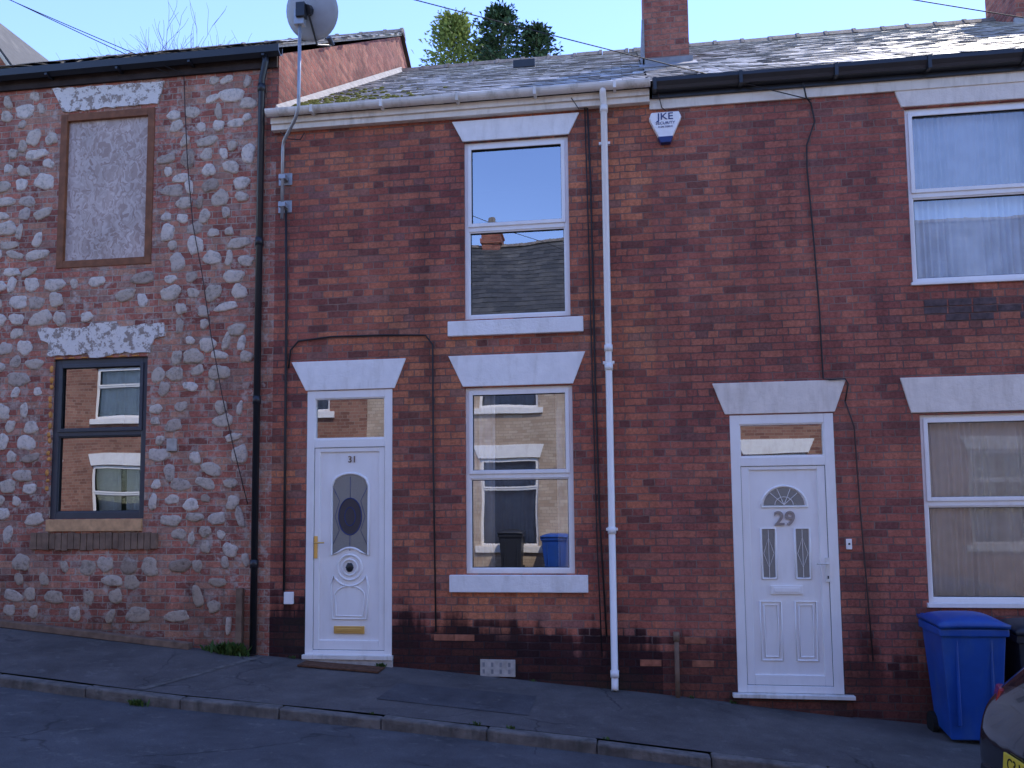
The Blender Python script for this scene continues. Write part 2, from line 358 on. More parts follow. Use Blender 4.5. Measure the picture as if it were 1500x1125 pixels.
def trap(par,name,xt0,xt1,zt,xb0,xb1,zb,mat,y=-.018,y1=.05):
    p=Pt(name,mat,par,.006);p.prism([(xb0,zb),(xb1,zb),(xt1,zt),(xt0,zt)],y,y1);return p.done()
def arc(cx,cz,rx,rz,a0,a1,n=16,y=0):
    return [(cx+rx*math.cos(math.radians(a0+(a1-a0)*i/n)),y,cz+rz*math.sin(math.radians(a0+(a1-a0)*i/n))) for i in range(n+1)]
def chimney(par,x0,x1,y0,y1,zb,zt):
    p=Pt('chimney_stack',BRICKC,par);p.box(x0,x1,y0,y1,zb,zt);p.box(x0-.04,x1+.04,y0-.04,y1+.04,zt-.32,zt-.17);p.box(x0-.03,x1+.03,y0-.03,y1+.03,zt,zt+.06);p.done()
    q=Pt('chimney_pots',RIDGE,par,smooth=True)
    for i in range(2):
        c=y0+(y1-y0)*(.28+.44*i);q.tube([((x0+x1)/2,c,zt),((x0+x1)/2,c,zt+.45)],.13,14,.11)
    q.done()
rr=random.Random(3)
def blob(p,x,y,z,rx,ry,rz,n=6):
    vs=[];fs=[]
    for i in range(1,n):
        for j in range(n*2):
            a=math.pi*i/n;b=math.pi*j/n;k=1+rr.uniform(-.15,.15);vs.append((x+rx*k*math.sin(a)*math.cos(b),y+ry*k*math.sin(a)*math.sin(b),z+rz*k*math.cos(a)))
    for i in range(n-2):
        for j in range(n*2):fs.append((i*n*2+j,i*n*2+(j+1)%(n*2),(i+1)*n*2+(j+1)%(n*2),(i+1)*n*2+j))
    fs+=[tuple(range(n*2)),tuple((n-2)*n*2+j for j in range(n*2))];p.add(vs,fs)

# ================================================================ LEFT HOUSE
H=empty('brick_house')
hU=(-6.58,-5.38,4.48,6.35);hL=(-6.57,-5.39,1.55,3.40);hF=(-8.45,-7.44,5.15,6.42)
w=Pt('front_wall',BRICKL,H);wall(w,-9.9,-3.88,-1.,6.86,[hU,hL,hF]);w.done()
rm=Pt('rooms',ROOM,H);room(rm,hL);rm.done()
shell(H,BRICKL,-9.9,-3.88,-1.,6.86,5.1,10.14,10.2)
gp=Pt('gable_wall',BRICKC,H)
gp.add([(-3.86,-.0,5.6),(-3.86,5.1,5.6),(-3.86,10.2,5.6),(-3.86,10.2,6.86),(-3.86,5.1,10.12),(-3.86,0,6.87),(-4.0,-.003,5.6),(-4.0,-.003,6.87),(-3.86,-.003,5.6),(-3.86,-.003,6.87)],[(0,1,2,3,4,5),(6,8,9,7)]);gp.done()
slates(H,-9.95,-3.80,-.15,6.93,5.1,10.18,SLATE,seed=4,verge=.06,miss=((-3.95,4.9),(-3.9,4.3)))
slates(H,-9.95,-3.80,10.35,6.93,5.1,10.18,SLATE,sw=.5,gauge=.4,seed=5)
ridge(H,-9.95,-3.8,5.1,10.2)
vm=Pt('verge_mortar',CEMENT,H)
vm.add([(-3.9,-.1,6.89),(-3.835,-.1,6.89),(-3.835,5.1,10.13),(-3.9,5.1,10.13),(-3.9,-.1,6.94),(-3.835,-.1,6.94),(-3.835,5.1,10.18),(-3.9,5.1,10.18)],[(0,3,2,1),(4,5,6,7),(0,1,5,4),(1,2,6,5),(2,3,7,6),(3,0,4,7)]);vm.done()
fa=Pt('fascia',BLACKW,H);fa.box(-9.9,-3.87,-.035,-.002,6.70,6.88);fa.done()
gu=Pt('gutter',BLACKP,H);gu.ext([(-.16,6.90),(-.155,6.82),(-.10,6.785),(-.045,6.82),(-.04,6.90),(-.05,6.90),(-.055,6.83),(-.10,6.80),(-.145,6.83),(-.15,6.90)],-9.9,-3.80)
for i in range(7): gu.box(-9.4+i*.9,-9.37+i*.9,-.165,-.036,6.775,6.80)
gu.done()
dp=Pt('downpipe',BLACKP,H,smooth=True);dp.tube([(-3.98,-.10,6.80),(-3.98,-.10,6.72),(-4.04,-.055,6.55),(-4.04,-.055,.08)],.038,12)
for z in (6.4,4.6,2.8,1.0): dp.tube([(-4.04,-.055,z),(-4.04,-.055,z+.09)],.046,12)
dp.done()
for h,nm in ((hU,0),(hF,1)):
    f=Pt('timber_frame',BROWN if nm==0 else GREYF,H,.004);ring(f,h[0],h[1],h[2],h[3],.085,-.012,.1);f.done()
    b=Pt('board',OSB if nm==0 else GREYF,H);b.box(h[0]+.08,h[1]-.08,.03,.05,h[2]+.08,h[3]-.08);b.done()
window(H,hL[0],hL[1],hL[2],hL[3],2.53,GREYF,y=.03,fw=.075)
fo=Pt('foam_seal',FOAM,H,smooth=True)
for i in range(14):
    blob(fo,-6.59+rr.uniform(-.01,.01),.0,1.9+i*.105+rr.uniform(-.03,.03),.022,.02,.02+rr.uniform(0,.03))
for i in range(7): blob(fo,-6.5+i*.16,.0,3.41,.05,.012,.010)
for i in range(9): blob(fo,-7.42+rr.uniform(-.06,.09),-.02,4.12+rr.uniform(-.09,.12),.06,.04,.06)
fo.done()
fl=Pt('waste_pipe',BLACKP,H,smooth=True);fl.tube([(-7.6,-.07,4.12),(-7.42,-.07,4.12),(-7.36,-.05,4.1)],.05,12);fl.done()
ts=Pt('timber_sill',RAWT,H,.003);ts.box(-6.57,-5.40,-.035,.03,1.41,1.545);ts.done()
bs=Pt('brick_sill',OLDT,H,.006);x=-6.76;rr2=random.Random(5)
while x<-5.24:
    bs.box(x,x+.072,-.03+rr2.uniform(-.008,.006),.05,1.20+rr2.uniform(-.01,.01),1.395+rr2.uniform(-.01,.005));x+=.078
bs.done()
def rough_lintel(pts,seed):
    r=random.Random(seed);out=[]
    for (a,b),(c,d) in zip(pts,pts[1:]+pts[:1]):
        k=max(2,int(math.hypot(c-a,d-b)/.07))
        for i in range(k): out.append((a+(c-a)*i/k+r.uniform(-.012,.012),b+(d-b)*i/k+r.uniform(-.012,.012)))
    p=Pt('stone_lintel',PEEL,H);p.prism(out,-.02,.04);p.done()
rough_lintel([(-6.55,6.38),(-5.34,6.40),(-5.28,6.65),(-6.71,6.68)],1)
rough_lintel([(-6.66,3.44),(-6.15,3.45),(-6.1,3.41),(-5.85,3.41),(-5.8,3.45),(-5.36,3.43),(-5.32,3.60),(-5.18,3.62),(-5.20,3.77),(-5.75,3.76),(-5.8,3.81),(-6.1,3.81),(-6.15,3.765),(-6.78,3.77),(-6.72,3.62),(-6.62,3.6)],2)
db=Pt('mortar_dabs',DABS,H,smooth=True);R_=random.Random(11);placed=[]
avoid=[(-6.62,-5.34,4.44,6.39),(-6.72,-5.27,6.37,6.70),(-6.62,-5.35,1.5,3.45),(-6.8,-5.16,3.42,3.80),(-6.78,-5.22,1.18,1.42),(-8.5,-7.4,5.1,6.5),(-4.13,-3.8,0,7)]
cells=[]
z=.30
while z<6.7:
    x=-9.8+R_.uniform(0,.2)
    while x<-4.15:
        cells.append((x,z));x+=R_.uniform(.20,.33)
    z+=R_.uniform(.16,.20)
for t in range(1500): cells.append((R_.uniform(-9.8,-4.15),R_.uniform(.3,6.7)))
for (cx,cz) in cells:
    cx+=R_.uniform(-.04,.04);cz+=R_.uniform(-.03,.03)
    a=R_.uniform(.045,.15);b=R_.uniform(.045,.092)
    if R_.random()<.3:a,b=a*.72,b*1.3
    lo=bz(cx)+.12
    if cz-b<lo or cz+b>6.70: continue
    if mn.noise(Vector((cx*.9,cz*.9,3)))<-.22 and R_.random()<.75: continue
    if cz<1.3 and R_.random()<.3: continue
    if any(cx+a*.8>q[0] and cx-a*.8<q[1] and cz+b*.8>q[2] and cz-b*.8<q[3] for q in avoid): continue
    if any(math.hypot((cx-p[0])/(a+p[2]),(cz-p[1])/(b+p[3]))<1.0 for p in placed if abs(cx-p[0])<.4): continue
    placed.append((cx,cz,a,b))
    n=20;ph=[R_.uniform(0,6.28) for _ in range(4)];hh=R_.uniform(.010,.026);vs=[(cx,-hh,cz)];fs=[];th0=R_.uniform(-.35,.35);e=R_.uniform(2.0,3.2)
    for k,(rr_,dd) in enumerate(((.4,.98),(.74,.88),(.94,.6),(1.,-.1))):
        for j in range(n):
            t=2*math.pi*j/n
            sr=1/((abs(math.cos(t))**e+abs(math.sin(t))**e)**(1/e))
            rad=rr_*sr*(1+.08*math.sin(2*t+ph[0])+.07*math.sin(3*t+ph[1])+.05*math.sin(5*t+ph[2])+R_.uniform(-.05,.05))
            px,pz=a*rad*math.cos(t),b*rad*math.sin(t)
            vs.append((cx+px*math.cos(th0)-pz*math.sin(th0),-hh*dd*(1+R_.uniform(-.2,.2)) if k<3 else .004,cz+px*math.sin(th0)+pz*math.cos(th0)))
    for j in range(n): fs.append((0,1+(j+1)%n,1+j))
    for k in range(3):
        for j in range(n): fs.append((1+k*n+j,1+k*n+(j+1)%n,1+(k+1)*n+(j+1)%n,1+(k+1)*n+j))
    db.add(vs,fs)
db.done()
cb=Pt('wall_cable',CABLEB,H,smooth=True)
cb.tube([(-5.02,-.02,6.7),(-4.98,-.05,6.3),(-4.93,-.05,5.6),(-4.85,-.05,4.9),(-4.72,-.05,4.3),(-4.6,-.05,3.6),(-4.45,-.05,2.9),(-4.3,-.05,2.3),(-4.13,-.05,1.7)],.006,6);cb.done()
eb=Pt('vent_cover',CEMENT,H,.006);eb.box(-5.12,-5.0,-.03,-.002,2.3,2.44);eb.done()

# ================================================================ No 31
H=empty('brick_house')
hU=(-1.70,-.55,3.665,5.655);hL=(-1.70,-.545,.935,2.92);hD=(-3.475,-2.505,-.5,2.935)
w=Pt('front_wall',BRICK31,H);wall(w,-3.88,.33,-1.4,6.08,[hU,hL,hD]);w.done()
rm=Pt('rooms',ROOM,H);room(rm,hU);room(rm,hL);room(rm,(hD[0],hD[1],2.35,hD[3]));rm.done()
shell(H,BRICK31,-3.88,.33,-1.4,6.08,5.1,9.42,10.2)
slates(H,-3.85,.33,-.12,6.12,5.1,9.45,SLATE,seed=8,miss=((-1.5,4.4),))
slates(H,-3.85,.33,10.3,6.12,5.1,9.45,SLATE,sw=.5,gauge=.4,seed=9)
ridge(H,-3.85,.33,5.1,9.46,3)
vt=Pt('roof_vent',BLACKP,H,.01);vt.box(-1.60,-1.26,3.45,3.75,8.42,8.55);vt.done()
fl=Pt('flashing',CEMENT,H);fl.add([(-3.86,-.1,6.13),(-3.78,-.1,6.135),(-3.78,5.1,9.465),(-3.86,5.1,9.47),(-3.845,-.1,6.21),(-3.845,5.1,9.55)],[(0,1,4),(1,2,5,4),(2,3,5)]);fl.done()
mo=Pt('roof_moss',MOSS,H,smooth=True);rm_=random.Random(4)
for i in range(230):
    s=abs(rm_.gauss(0,.9));x=-3.78+abs(rm_.gauss(0,.55));
    if s>4: continue
    k=rm_.uniform(.010,.028);blob(mo,x,-.12+.843*s,6.135+.538*s,k*1.4,k,k*.6,4)
for i in range(90):
    x=rm_.uniform(-3.8,.3);k=rm_.uniform(.008,.02);blob(mo,x,-.12+rm_.uniform(0,.1),6.14,k*1.5,k,k*.7,4)
mo.done()
fa=Pt('fascia',SASH,H,.004);fa.box(-3.91,.33,-.075,-.002,5.925,6.075);fa.box(-3.91,.33,-.10,-.076,5.99,6.06);fa.done()
gu=Pt('gutter',PVCD,H)
def gut(p,x0,x1,zt,r=.06,y=-.155):
    o=[(y+r*math.cos(math.radians(180+i*18)),zt+r*1.1*math.sin(math.radians(180+i*18))) for i in range(11)]
    i_=[(y+(r-.006)*math.cos(math.radians(360-i*18)),zt+(r-.006)*1.1*math.sin(math.radians(360-i*18))) for i in range(11)]
    p.ext(o+i_,x0,x1)
gut(gu,-3.93,.34,6.115)
for x in (-3.4,-2.6,-1.75,-.9,-.05): gu.box(x,x+.03,-.222,-.09,6.035,6.12)
gut(gu,-2.0,-1.9,6.118,.066)
gu.done()
trap(H,'stone_lintel',-1.83,-.42,5.895,-1.71,-.54,5.66,PAINTW)
trap(H,'stone_lintel',-1.88,-.40,3.27,-1.72,-.535,2.93,PAINTW)
trap(H,'stone_lintel',-3.66,-2.35,3.265,-3.49,-2.48,2.94,PAINTW)
s=Pt('window_sill',PAINTW,H,.008);s.box(-1.88,-.415,-.045,.05,3.48,3.645);s.box(-1.87,-.41,-.05,.05,.745,.925);s.done()
window(H,hU[0],hU[1],hU[2],hU[3],4.68,PVC,gm=GLASS);window(H,hL[0],hL[1],hL[2],hL[3],1.97,PVC)
drape(H,-1.72,-1.42,.9,2.9,.3,CURT,4,.03,3)
drape(H,-.75,-.5,.9,2.9,.3,CURT,3,.03,4)
def doorframe(H,x0,x1,z0,z1,zb,w,lx0,lx1,lz0,lz1):
    f=Pt('door_frame',PVC,H,.005);f.box(x0,x0+w,.0,.09,z0,z1);f.box(x1-w,x1,.0,.09,z0,z1)
    f.box(x0+w,x1-w,.001,.09,z1-w,z1);f.box(x0+w,x1-w,.001,.09,zb-.045,zb+.045);f.box(x0+w,x1-w,.001,.09,z0,z0+.07)
    ring(f,x0+w-.01,x1-w+.01,zb+.04,z1-w+.01,.022,.01,.06)
    f.done()
    g=Pt('fanlight_glass',GLASS,H);pane(g,x0+w,x1-w,zb+.04,z1-w,.04);g.done()
    f=Pt('door_leaf',PVC,H,.005);f.box(x0+w+.004,x1-w-.004,.03,.085,z0+.074,zb-.049)
    ring(f,x0+w+.004,x1-w-.004,z0+.074,zb-.049,lx0-(x0+w+.004),.012,.05,wb=lz0-(z0+.074),wt=(zb-.049)-lz1)
    f.done()
    k=Pt('door_gap',RUBBER,H);ring(k,x0+w-.001,x1-w+.001,z0+.069,zb-.044,.006,.016,.05);k.done()
doorframe(H,-3.475,-2.505,.05,2.935,2.35,.085,-3.325,-2.655,.225,2.255)
mo=Pt('door_mouldings',PVC,H,smooth=True)
X=-2.985
def loop(p,pts,r=.009): p.tube(pts+[pts[0],pts[1]],r,8,cap=False)
gp_=[(X-.21,0,1.13)]+[(X-.21,0,1.88)]+[(x,0,z) for x,_,z in arc(X,1.88,.21,.14,150,30,10)]+[(X+.21,0,1.88),(X+.21,0,1.13)]+[(x,0,z) for x,_,z in arc(X,1.02,.19,.19,50,130,8)]
loop(mo,[(a,.026,c) for a,b,c in gp_],.014)
loop(mo,arc(X,1.0,.135,.135,0,345,22,.027),.013);loop(mo,arc(X,1.0,.085,.085,0,345,18,.025),.011)
lp=[(X-.19,.026,.45),(X-.21,.026,.80)]+arc(X,1.0,.20,.20,205,335,10,.026)+[(X+.21,.026,.80),(X+.19,.026,.45)]
loop(mo,lp,.011)
lp=[(X-.15,.028,.48),(X-.165,.028,.70)]+arc(X,.70,.165,.10,180,0,12,.028)+[(X+.15,.028,.48)]
loop(mo,lp,.009);mo.done()
og=Pt('door_glass',OBS,H);og.add([(a,.0265,c) for a,b,c in gp_],[tuple(range(len(gp_)))]);og.done()
ov=Pt('door_glass_motif',NAVY,H,smooth=True);loop(ov,arc(X,1.55,.13,.2,0,345,24,.026),.006);loop(ov,arc(X,1.55,.06,.10,0,345,18,.026),.005)
ov.tube([(X,.026,1.18),(X,.026,1.35)],.003,6);ov.tube([(X,.026,1.75),(X,.026,1.98)],.003,6)
for s_ in (-1,1): ov.tube([(X+s_*.19,.026,1.25),(X+s_*.12,.026,1.40),(X+s_*.17,.026,1.55),(X+s_*.12,.026,1.72),(X+s_*.19,.026,1.86)],.003,6)
ov.done()
ov=Pt('door_glass_bevel',DKG,H);oe=arc(X,1.55,.125,.195,0,345,24,.0245);ov.add(oe,[tuple(range(len(oe)))]);ov.done()
kn=Pt('door_knocker',BLACKP,H,smooth=True);blob(kn,X,.02,1.0,.042,.02,.052);kn.done()
lb=Pt('letterbox',GOLD,H,.003);lb.box(-3.155,-2.815,.012,.028,.295,.375);lb.box(-3.12,-2.85,.006,.013,.318,.352);lb.done()
hd=Pt('door_handle',GOLD,H,.003);hd.box(-3.378,-3.345,-.004,.014,1.10,1.34);hd.tube([(-3.36,.0,1.27),(-3.36,-.045,1.27),(-3.25,-.045,1.27)],.009,8);hd.tube([(-3.361,.0,1.16),(-3.361,-.012,1.16)],.014,10);hd.done()
text('31',X+.02,.024,2.17,.10,OLDT,H,.004,off=.005)
ds=Pt('door_sill',PVCD,H,.004);ds.box(-3.49,-2.49,-.05,.03,.03,.075);ds.done()
ds=Pt('door_step',CEMENT,H,.006);ds.box(-3.49,-2.49,-.035,.02,-.12,.029);ds.done()
dp=Pt('downpipe',PVC,H,smooth=True);dp.tube([(-.16,-.155,6.08),(-.16,-.155,6.03),(-.155,-.06,5.93),(-.155,-.06,3.14),(-.155,-.06,-.16),(-.155,-.10,-.22)],.036,14)
for z in (5.85,3.25,3.05,1.35,-.1): dp.tube([(-.155,-.06,z),(-.155,-.06,z+.07)],.044,14)
dp.done()
dc=Pt('downpipe_clips',PVC,H,.003)
for z in (5.5,3.12,1.38): dc.box(-.215,-.095,-.05,-.005,z,z+.03)
dc.done()
cb=Pt('wall_cables',CABLE,H,smooth=True)
cb.tube([(-3.74,-.03,5.0),(-3.725,-.02,4.0),(-3.72,-.02,2.5),(-3.71,-.02,.75)],.014,8)
cb.tube([(-3.69,-.02,3.2),(-3.67,-.02,3.40),(-3.58,-.02,3.50),(-3.2,-.02,3.535),(-2.6,-.02,3.53),(-2.13,-.02,3.51),(-2.05,-.02,3.40),(-2.045,-.02,2.0),(-2.02,-.02,.33)],.010,6)
cb.tube([(-.33,-.03,5.93),(-.31,-.02,5.0),(-.30,-.02,3.0),(-.28,-.02,1.5),(-.23,-.02,.3)],.010,6)
cb.tube([(-.36,-.03,5.92),(-.345,-.02,4.6),(-.33,-.02,3.0),(-.31,-.02,1.2),(-.28,-.02,.1)],.007,6)
cb.tube([(-3.80,-.08,5.9),(-3.70,-.1,5.80),(-3.55,-.1,5.78),(-3.5,-.1,5.86)],.006,6)
cb.tube([(-.5,-.1,6.02),(-.42,-.12,5.88),(-.33,-.03,5.93)],.005,6)
cb.done()
eb=Pt('meter_cover',PVC,H,.006);eb.box(-3.70,-3.60,-.05,-.002,.61,.74);eb.done()
ab=Pt('airbrick',CEMENT,H,.004);ab.box(-1.55,-1.18,-.012,.02,-.125,.05);ab.done()
al=Pt('airbrick_slots',LEAD,H)
for i in range(4):
    for j in range(2): al.box(-1.525+i*.09,-1.50+i*.09,-.0135,-.011,-.095+j*.07,-.05+j*.07)
al.done()
ib=Pt('replacement_bricks',OBRICK,H,.004)
for x,zc in ((-2.05,.30),(-1.83,.30),(.1,.07)):
    zr=math.floor(zc/.0765)*.0765;ib.box(x+.004,x+.218,-.006,.01,zr+.006,zr+.072)
ib.done()
chimney(H,.36,.93,1.85,2.75,6.3,10.3)
ff=Pt('chimney_flashing',LEAD,H,.004);ff.box(.32,.97,1.80,1.845,7.28,7.46);ff.box(.325,.357,1.80,2.8,7.28,8.0);ff.add([(.28,1.55,7.215),(1.01,1.55,7.215),(1.01,1.83,7.40),(.28,1.83,7.40),(.28,1.55,7.20),(1.01,1.55,7.20)],[(0,1,2,3),(4,5,1,0)]);ff.done()
DI=empty('satellite_dish')
p=Pt('mast',STEEL,DI,smooth=True);p.tube([(-3.76,-.09,4.88),(-3.76,-.09,5.70),(-3.74,-.11,5.78),(-3.50,-.36,5.90),(-3.45,-.40,6.0),(-3.445,-.40,7.05)],.019,12);p.done()
p=Pt('wall_brackets',STEEL,DI,.003)
for z in (5.0,5.32): p.box(-3.84,-3.68,-.012,-.002,z-.02,z+.12);p.box(-3.80,-3.72,-.11,-.013,z+.02,z+.07)
p.box(-3.50,-3.39,-.44,-.36,6.93,7.10);p.done()
ax=Vector((.15,.85,.35)).normalized();cx=Vector((-3.36,-.36,7.12));e1=Vector((0,0,1)).cross(ax).normalized();e2=ax.cross(e1)
vs=[cx];fs=[];n=32;K=6
for k in range(1,K+1):
    for j in range(n):
        t=2*math.pi*j/n;r=.30*k/K;vs.append(cx+e1*r*1.08*math.cos(t)+e2*r*math.sin(t)+ax*(r*r*.75))
for j in range(n): fs.append((0,1+j,1+(j+1)%n))
for k in range(K-1):
    for j in range(n): fs.append((1+k*n+j,1+(k+1)*n+j,1+(k+1)*n+(j+1)%n,1+k*n+(j+1)%n))
p=Pt('reflector',DISHM,DI,smooth=True);p.add(vs,fs);o=p.done();q=o.modifiers.new('s','SOLIDIFY');q.thickness=.006
p=Pt('lnb_arm',BLACKP,DI,.003,);p.tube([cx-e2*.05-ax*.02,cx-e2*.34+ax*.05,cx-e2*.30+ax*.42],.012,8);p.tube([cx-e2*.30+ax*.42,cx-e2*.22+ax*.36],.03,10)
p.tube([cx-ax*.06,cx+ax*.01],.06,8);p.box(-3.47,-3.37,-.47,-.38,7.0,7.16);p.done()

# ================================================================ No 29
H=empty('brick_house')
hU=(2.91,4.17,3.845,5.68);hL=(2.91,4.17,.65,2.51);hD=(1.065,2.085,-.8,2.55)
w=Pt('front_wall',BRICK29,H);wall(w,.33,4.75,-1.8,6.0,[hU,hL,hD]);w.done()
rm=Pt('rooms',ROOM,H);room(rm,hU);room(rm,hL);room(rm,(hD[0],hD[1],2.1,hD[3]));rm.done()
shell(H,BRICK29,.33,4.75,-1.8,6.0,5.1,9.42,10.2)
slates(H,.33,4.75,-.12,6.12,5.1,9.45,SLATE,seed=18,sw=.27)
slates(H,.33,4.75,10.3,6.12,5.1,9.45,SLATE,sw=.5,gauge=.4,seed=19)
ridge(H,.33,4.75,5.1,9.46,6)
fa=Pt('fascia',SASH,H,.004);fa.box(.331,4.75,-.03,-.002,5.86,5.97);fa.done()
fa=Pt('gutter_board',BLACKP,H,.003);fa.box(.36,4.75,-.06,-.031,5.965,6.09);fa.done()
gu=Pt('gutter',BLACKP,H)
gu.ext([(-.17,6.13),(-.175,6.09),(-.15,6.05),(-.14,6.02),(-.065,6.01),(-.065,6.12),(-.072,6.12),(-.075,6.02),(-.135,6.03),(-.145,6.055),(-.165,6.095),(-.163,6.13)],.36,4.75)
for x in (.37,1.25,2.2,3.1,4.0): gu.box(x,x+.035,-.185,-.062,6.0,6.135)
gu.done()
trap(H,'stone_lintel',2.79,4.30,5.945,2.88,4.2,5.69,PAINTC)
trap(H,'stone_lintel',2.74,4.34,2.885,2.83,4.25,2.53,PAINTC)
trap(H,'stone_lintel',.90,2.22,2.885,1.02,2.10,2.56,PAINTC)
window(H,hU[0],hU[1],hU[2],hU[3],4.77,PVC,gm=GLASSM);window(H,hL[0],hL[1],hL[2],hL[3],1.63,PVC,gm=GLASSL)
s=Pt('window_sill',PVC,H,.004);s.box(2.89,4.19,-.03,.03,.615,.66);s.box(2.89,4.19,-.03,.03,3.82,3.85);s.done()
drape(H,2.95,4.15,3.86,5.66,.15,CURTB,17,.02,5)
drape(H,2.95,4.15,.66,2.5,.14,CURTG,19,.022,6)
doorframe(H,1.065,2.085,-.235,2.55,2.07,.095,1.24,1.91,-.06,1.985)
mo=Pt('door_mouldings',PVC,H,smooth=True);X=1.58
fa_=arc(X,1.61,.225,.21,0,180,18,.026)
loop(mo,fa_,.012)
def rect(x0,x1,z0,z1,y=.027): return [(x0,y,z0),(x1,y,z0),(x1,y,z1),(x0,y,z1)]
gl=Pt('door_glass',OBS,H)
ga=arc(X,1.62,.20,.185,0,180,16,.0265);gl.add(ga,[tuple(range(len(ga)))])
for a,b in ((1.345,1.485),(1.675,1.815)):
    loop(mo,rect(a,b,.89,1.39),.012);gl.add(rect(a,b,.89,1.39,.0265),[(0,1,2,3)])
for a,b in ((1.315,1.515),(1.655,1.855)):
    loop(mo,rect(a,b,.08,.66),.010);loop(mo,rect(a+.035,b-.035,.115,.625),.008)
mo.done();gl.done()
le=Pt('leading',PVC,H)
for a in (45,70,110,135): le.tube([(X,.0235,1.63),(X+.19*math.cos(math.radians(a)),.0235,1.63+.17*math.sin(math.radians(a)))],.003,6)
le.tube(arc(X,1.63,.09,.08,0,180,10,.0235),.003,6)
for a in (1.415,1.745):
    le.tube([(a,.0235,.9),(a,.0235,1.38)],.0025,6)
    le.tube([(a-.05,.0235,1.14),(a,.0235,1.3),(a+.05,.0235,1.14),(a,.0235,1.0),(a-.05,.0235,1.14)],.0025,6)
le.done()
lb=Pt('letterbox',PVC,H,.004);lb.box(1.42,1.73,.012,.029,.735,.82);lb.box(1.45,1.70,.006,.013,.755,.80);lb.done()
text('29',X,.020,1.485,.20,SILVER,H,.006,sx=1.05)
hd=Pt('door_handle',PVCD,H,.003);hd.box(1.955,1.99,-.012,.012,.86,1.10);hd.tube([(1.972,-.01,1.04),(1.972,-.05,1.04),(1.86,-.05,1.04)],.010,8);hd.done()
hk=Pt('keyhole',RUBBER,H);hk.box(1.966,1.978,-.0145,-.012,.89,.92);hk.done()
ds=Pt('door_sill',PVCD,H,.004);ds.box(1.01,2.17,-.08,.03,-.275,-.238);ds.done()
st=Pt('door_step',BRICK29,H,.004);st.box(1.03,2.15,-.03,.02,-.50,-.279);st.done()
db_=Pt('doorbell',PVC,H,.006);db_.box(2.155,2.21,-.022,-.002,1.18,1.285);db_.done()
db2=Pt('bell_push',BLACKP,H,smooth=True);blob(db2,2.1825,-.023,1.235,.011,.006,.011);db2.done()
cb=Pt('wall_cables',CABLE,H,smooth=True)
cb.tube([(1.9,-.1,5.99),(1.94,-.04,5.86),(1.99,-.02,5.80),(2.02,-.02,5.6),(1.93,-.02,5.35),(1.925,-.02,5.1),(1.96,-.02,4.4),(1.99,-.02,3.6),(2.0,-.02,2.9),(2.06,-.03,2.885),(2.21,-.03,2.89),(2.24,-.02,2.84),(2.2,-.03,2.66)],.008,6)
cb.done()
cb=Pt('old_cable',CABLEB,H,smooth=True);cb.tube([(2.2,-.03,2.66),(2.28,-.02,2.4),(2.30,-.02,1.6),(2.33,-.02,.9),(2.36,-.02,.1)],.007,6)
cb.tube([(.42,-.1,6.0),(.46,-.03,5.87),(.5,-.03,5.83)],.005,6);cb.done()
ib=Pt('engineering_bricks',DBRICK,H,.004);r_=random.Random(8)
for row,(xa,xb) in enumerate(((3.0,4.7),(2.65,4.7),(3.2,4.7))):
    zr=46*.0765-row*.0765+.0765*1;x=xa+(.116 if row%2 else 0)
    while x<xb-.25:
        if r_.random()<.62: ib.box(x+.004,x+.222,-.004-r_.uniform(0,.003),.01,zr+.006,zr+.071)
        x+=.232
ib.done()
ib=Pt('replacement_bricks',OBRICK,H,.004)
for x,zc in ((.55,.23),(.62,.0)):
    zr=math.floor(zc/.0765)*.0765;ib.box(x+.004,x+.218,-.006,.01,zr+.006,zr+.072)
ib.done()
pl=Pt('pipe_stub',OLDT,H,smooth=True);pl.tube([(.47,-.05,-.34),(.47,-.05,.30)],.024,12);pl.tube([(.47,-.05,.27),(.47,-.05,.36)],.032,12);pl.done()
AL=empty('alarm_box')
p=Pt('casing',PVC,AL,.012);p.prism([(.435,5.49),(.545,5.49),(.66,5.735),(.635,5.80),(.345,5.80),(.32,5.735)],-.075,-.004);p.done()
p=Pt('strobe_lens',NAVY,AL,.006);p.prism([(.44,5.462),(.54,5.462),(.57,5.53),(.41,5.53)],-.082,-.01);p.done()
text('JKE',.49,-.078,5.745,.105,NAVY,AL,.001,sx=1.15,off=.005);text('SECURITY',.49,-.078,5.675,.042,NAVY,AL,.001,sx=1.1,off=0);text('01246 555010',.49,-.078,5.635,.026,NAVY,AL,.001,off=0)
H=empty('brick_house')
w=Pt('front_wall',BRICK29,H);hh=[(5.1,6.3,3.6,5.4),(5.1,6.3,.3,2.2),(7.2,8.15,-1.2,2.3)];wall(w,4.75,9.0,-2.2,6.0,hh);w.done()
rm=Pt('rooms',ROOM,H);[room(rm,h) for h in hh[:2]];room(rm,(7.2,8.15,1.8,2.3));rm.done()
for h in hh[:2]: window(H,h[0],h[1],h[2],h[3],(h[2]+h[3])/2,PVC);drape(H,h[0]+.03,h[1]-.03,h[2],h[3],.2,CURT,12,.02,9)
doorframe(H,7.2,8.15,-.75,2.3,1.75,.09,7.36,7.99,-.5,1.6)
trap(H,'stone_lintel',4.95,6.45,5.7,5.08,6.32,5.42,PAINTC);trap(H,'stone_lintel',4.95,6.45,2.5,5.08,6.32,2.22,PAINTC);trap(H,'stone_lintel',7.05,8.3,2.6,7.18,8.17,2.32,PAINTC)
shell(H,BRICK29,4.75,9.,-2.2,6.,5.1,9.42,10.2)
slates(H,4.75,9.,-.12,6.12,5.1,9.45,SLATE,seed=28,sw=.27);slates(H,4.75,9.,10.3,6.12,5.1,9.45,SLATE,sw=.5,gauge=.4,seed=29);ridge(H,4.75,9.,5.1,9.46,16)
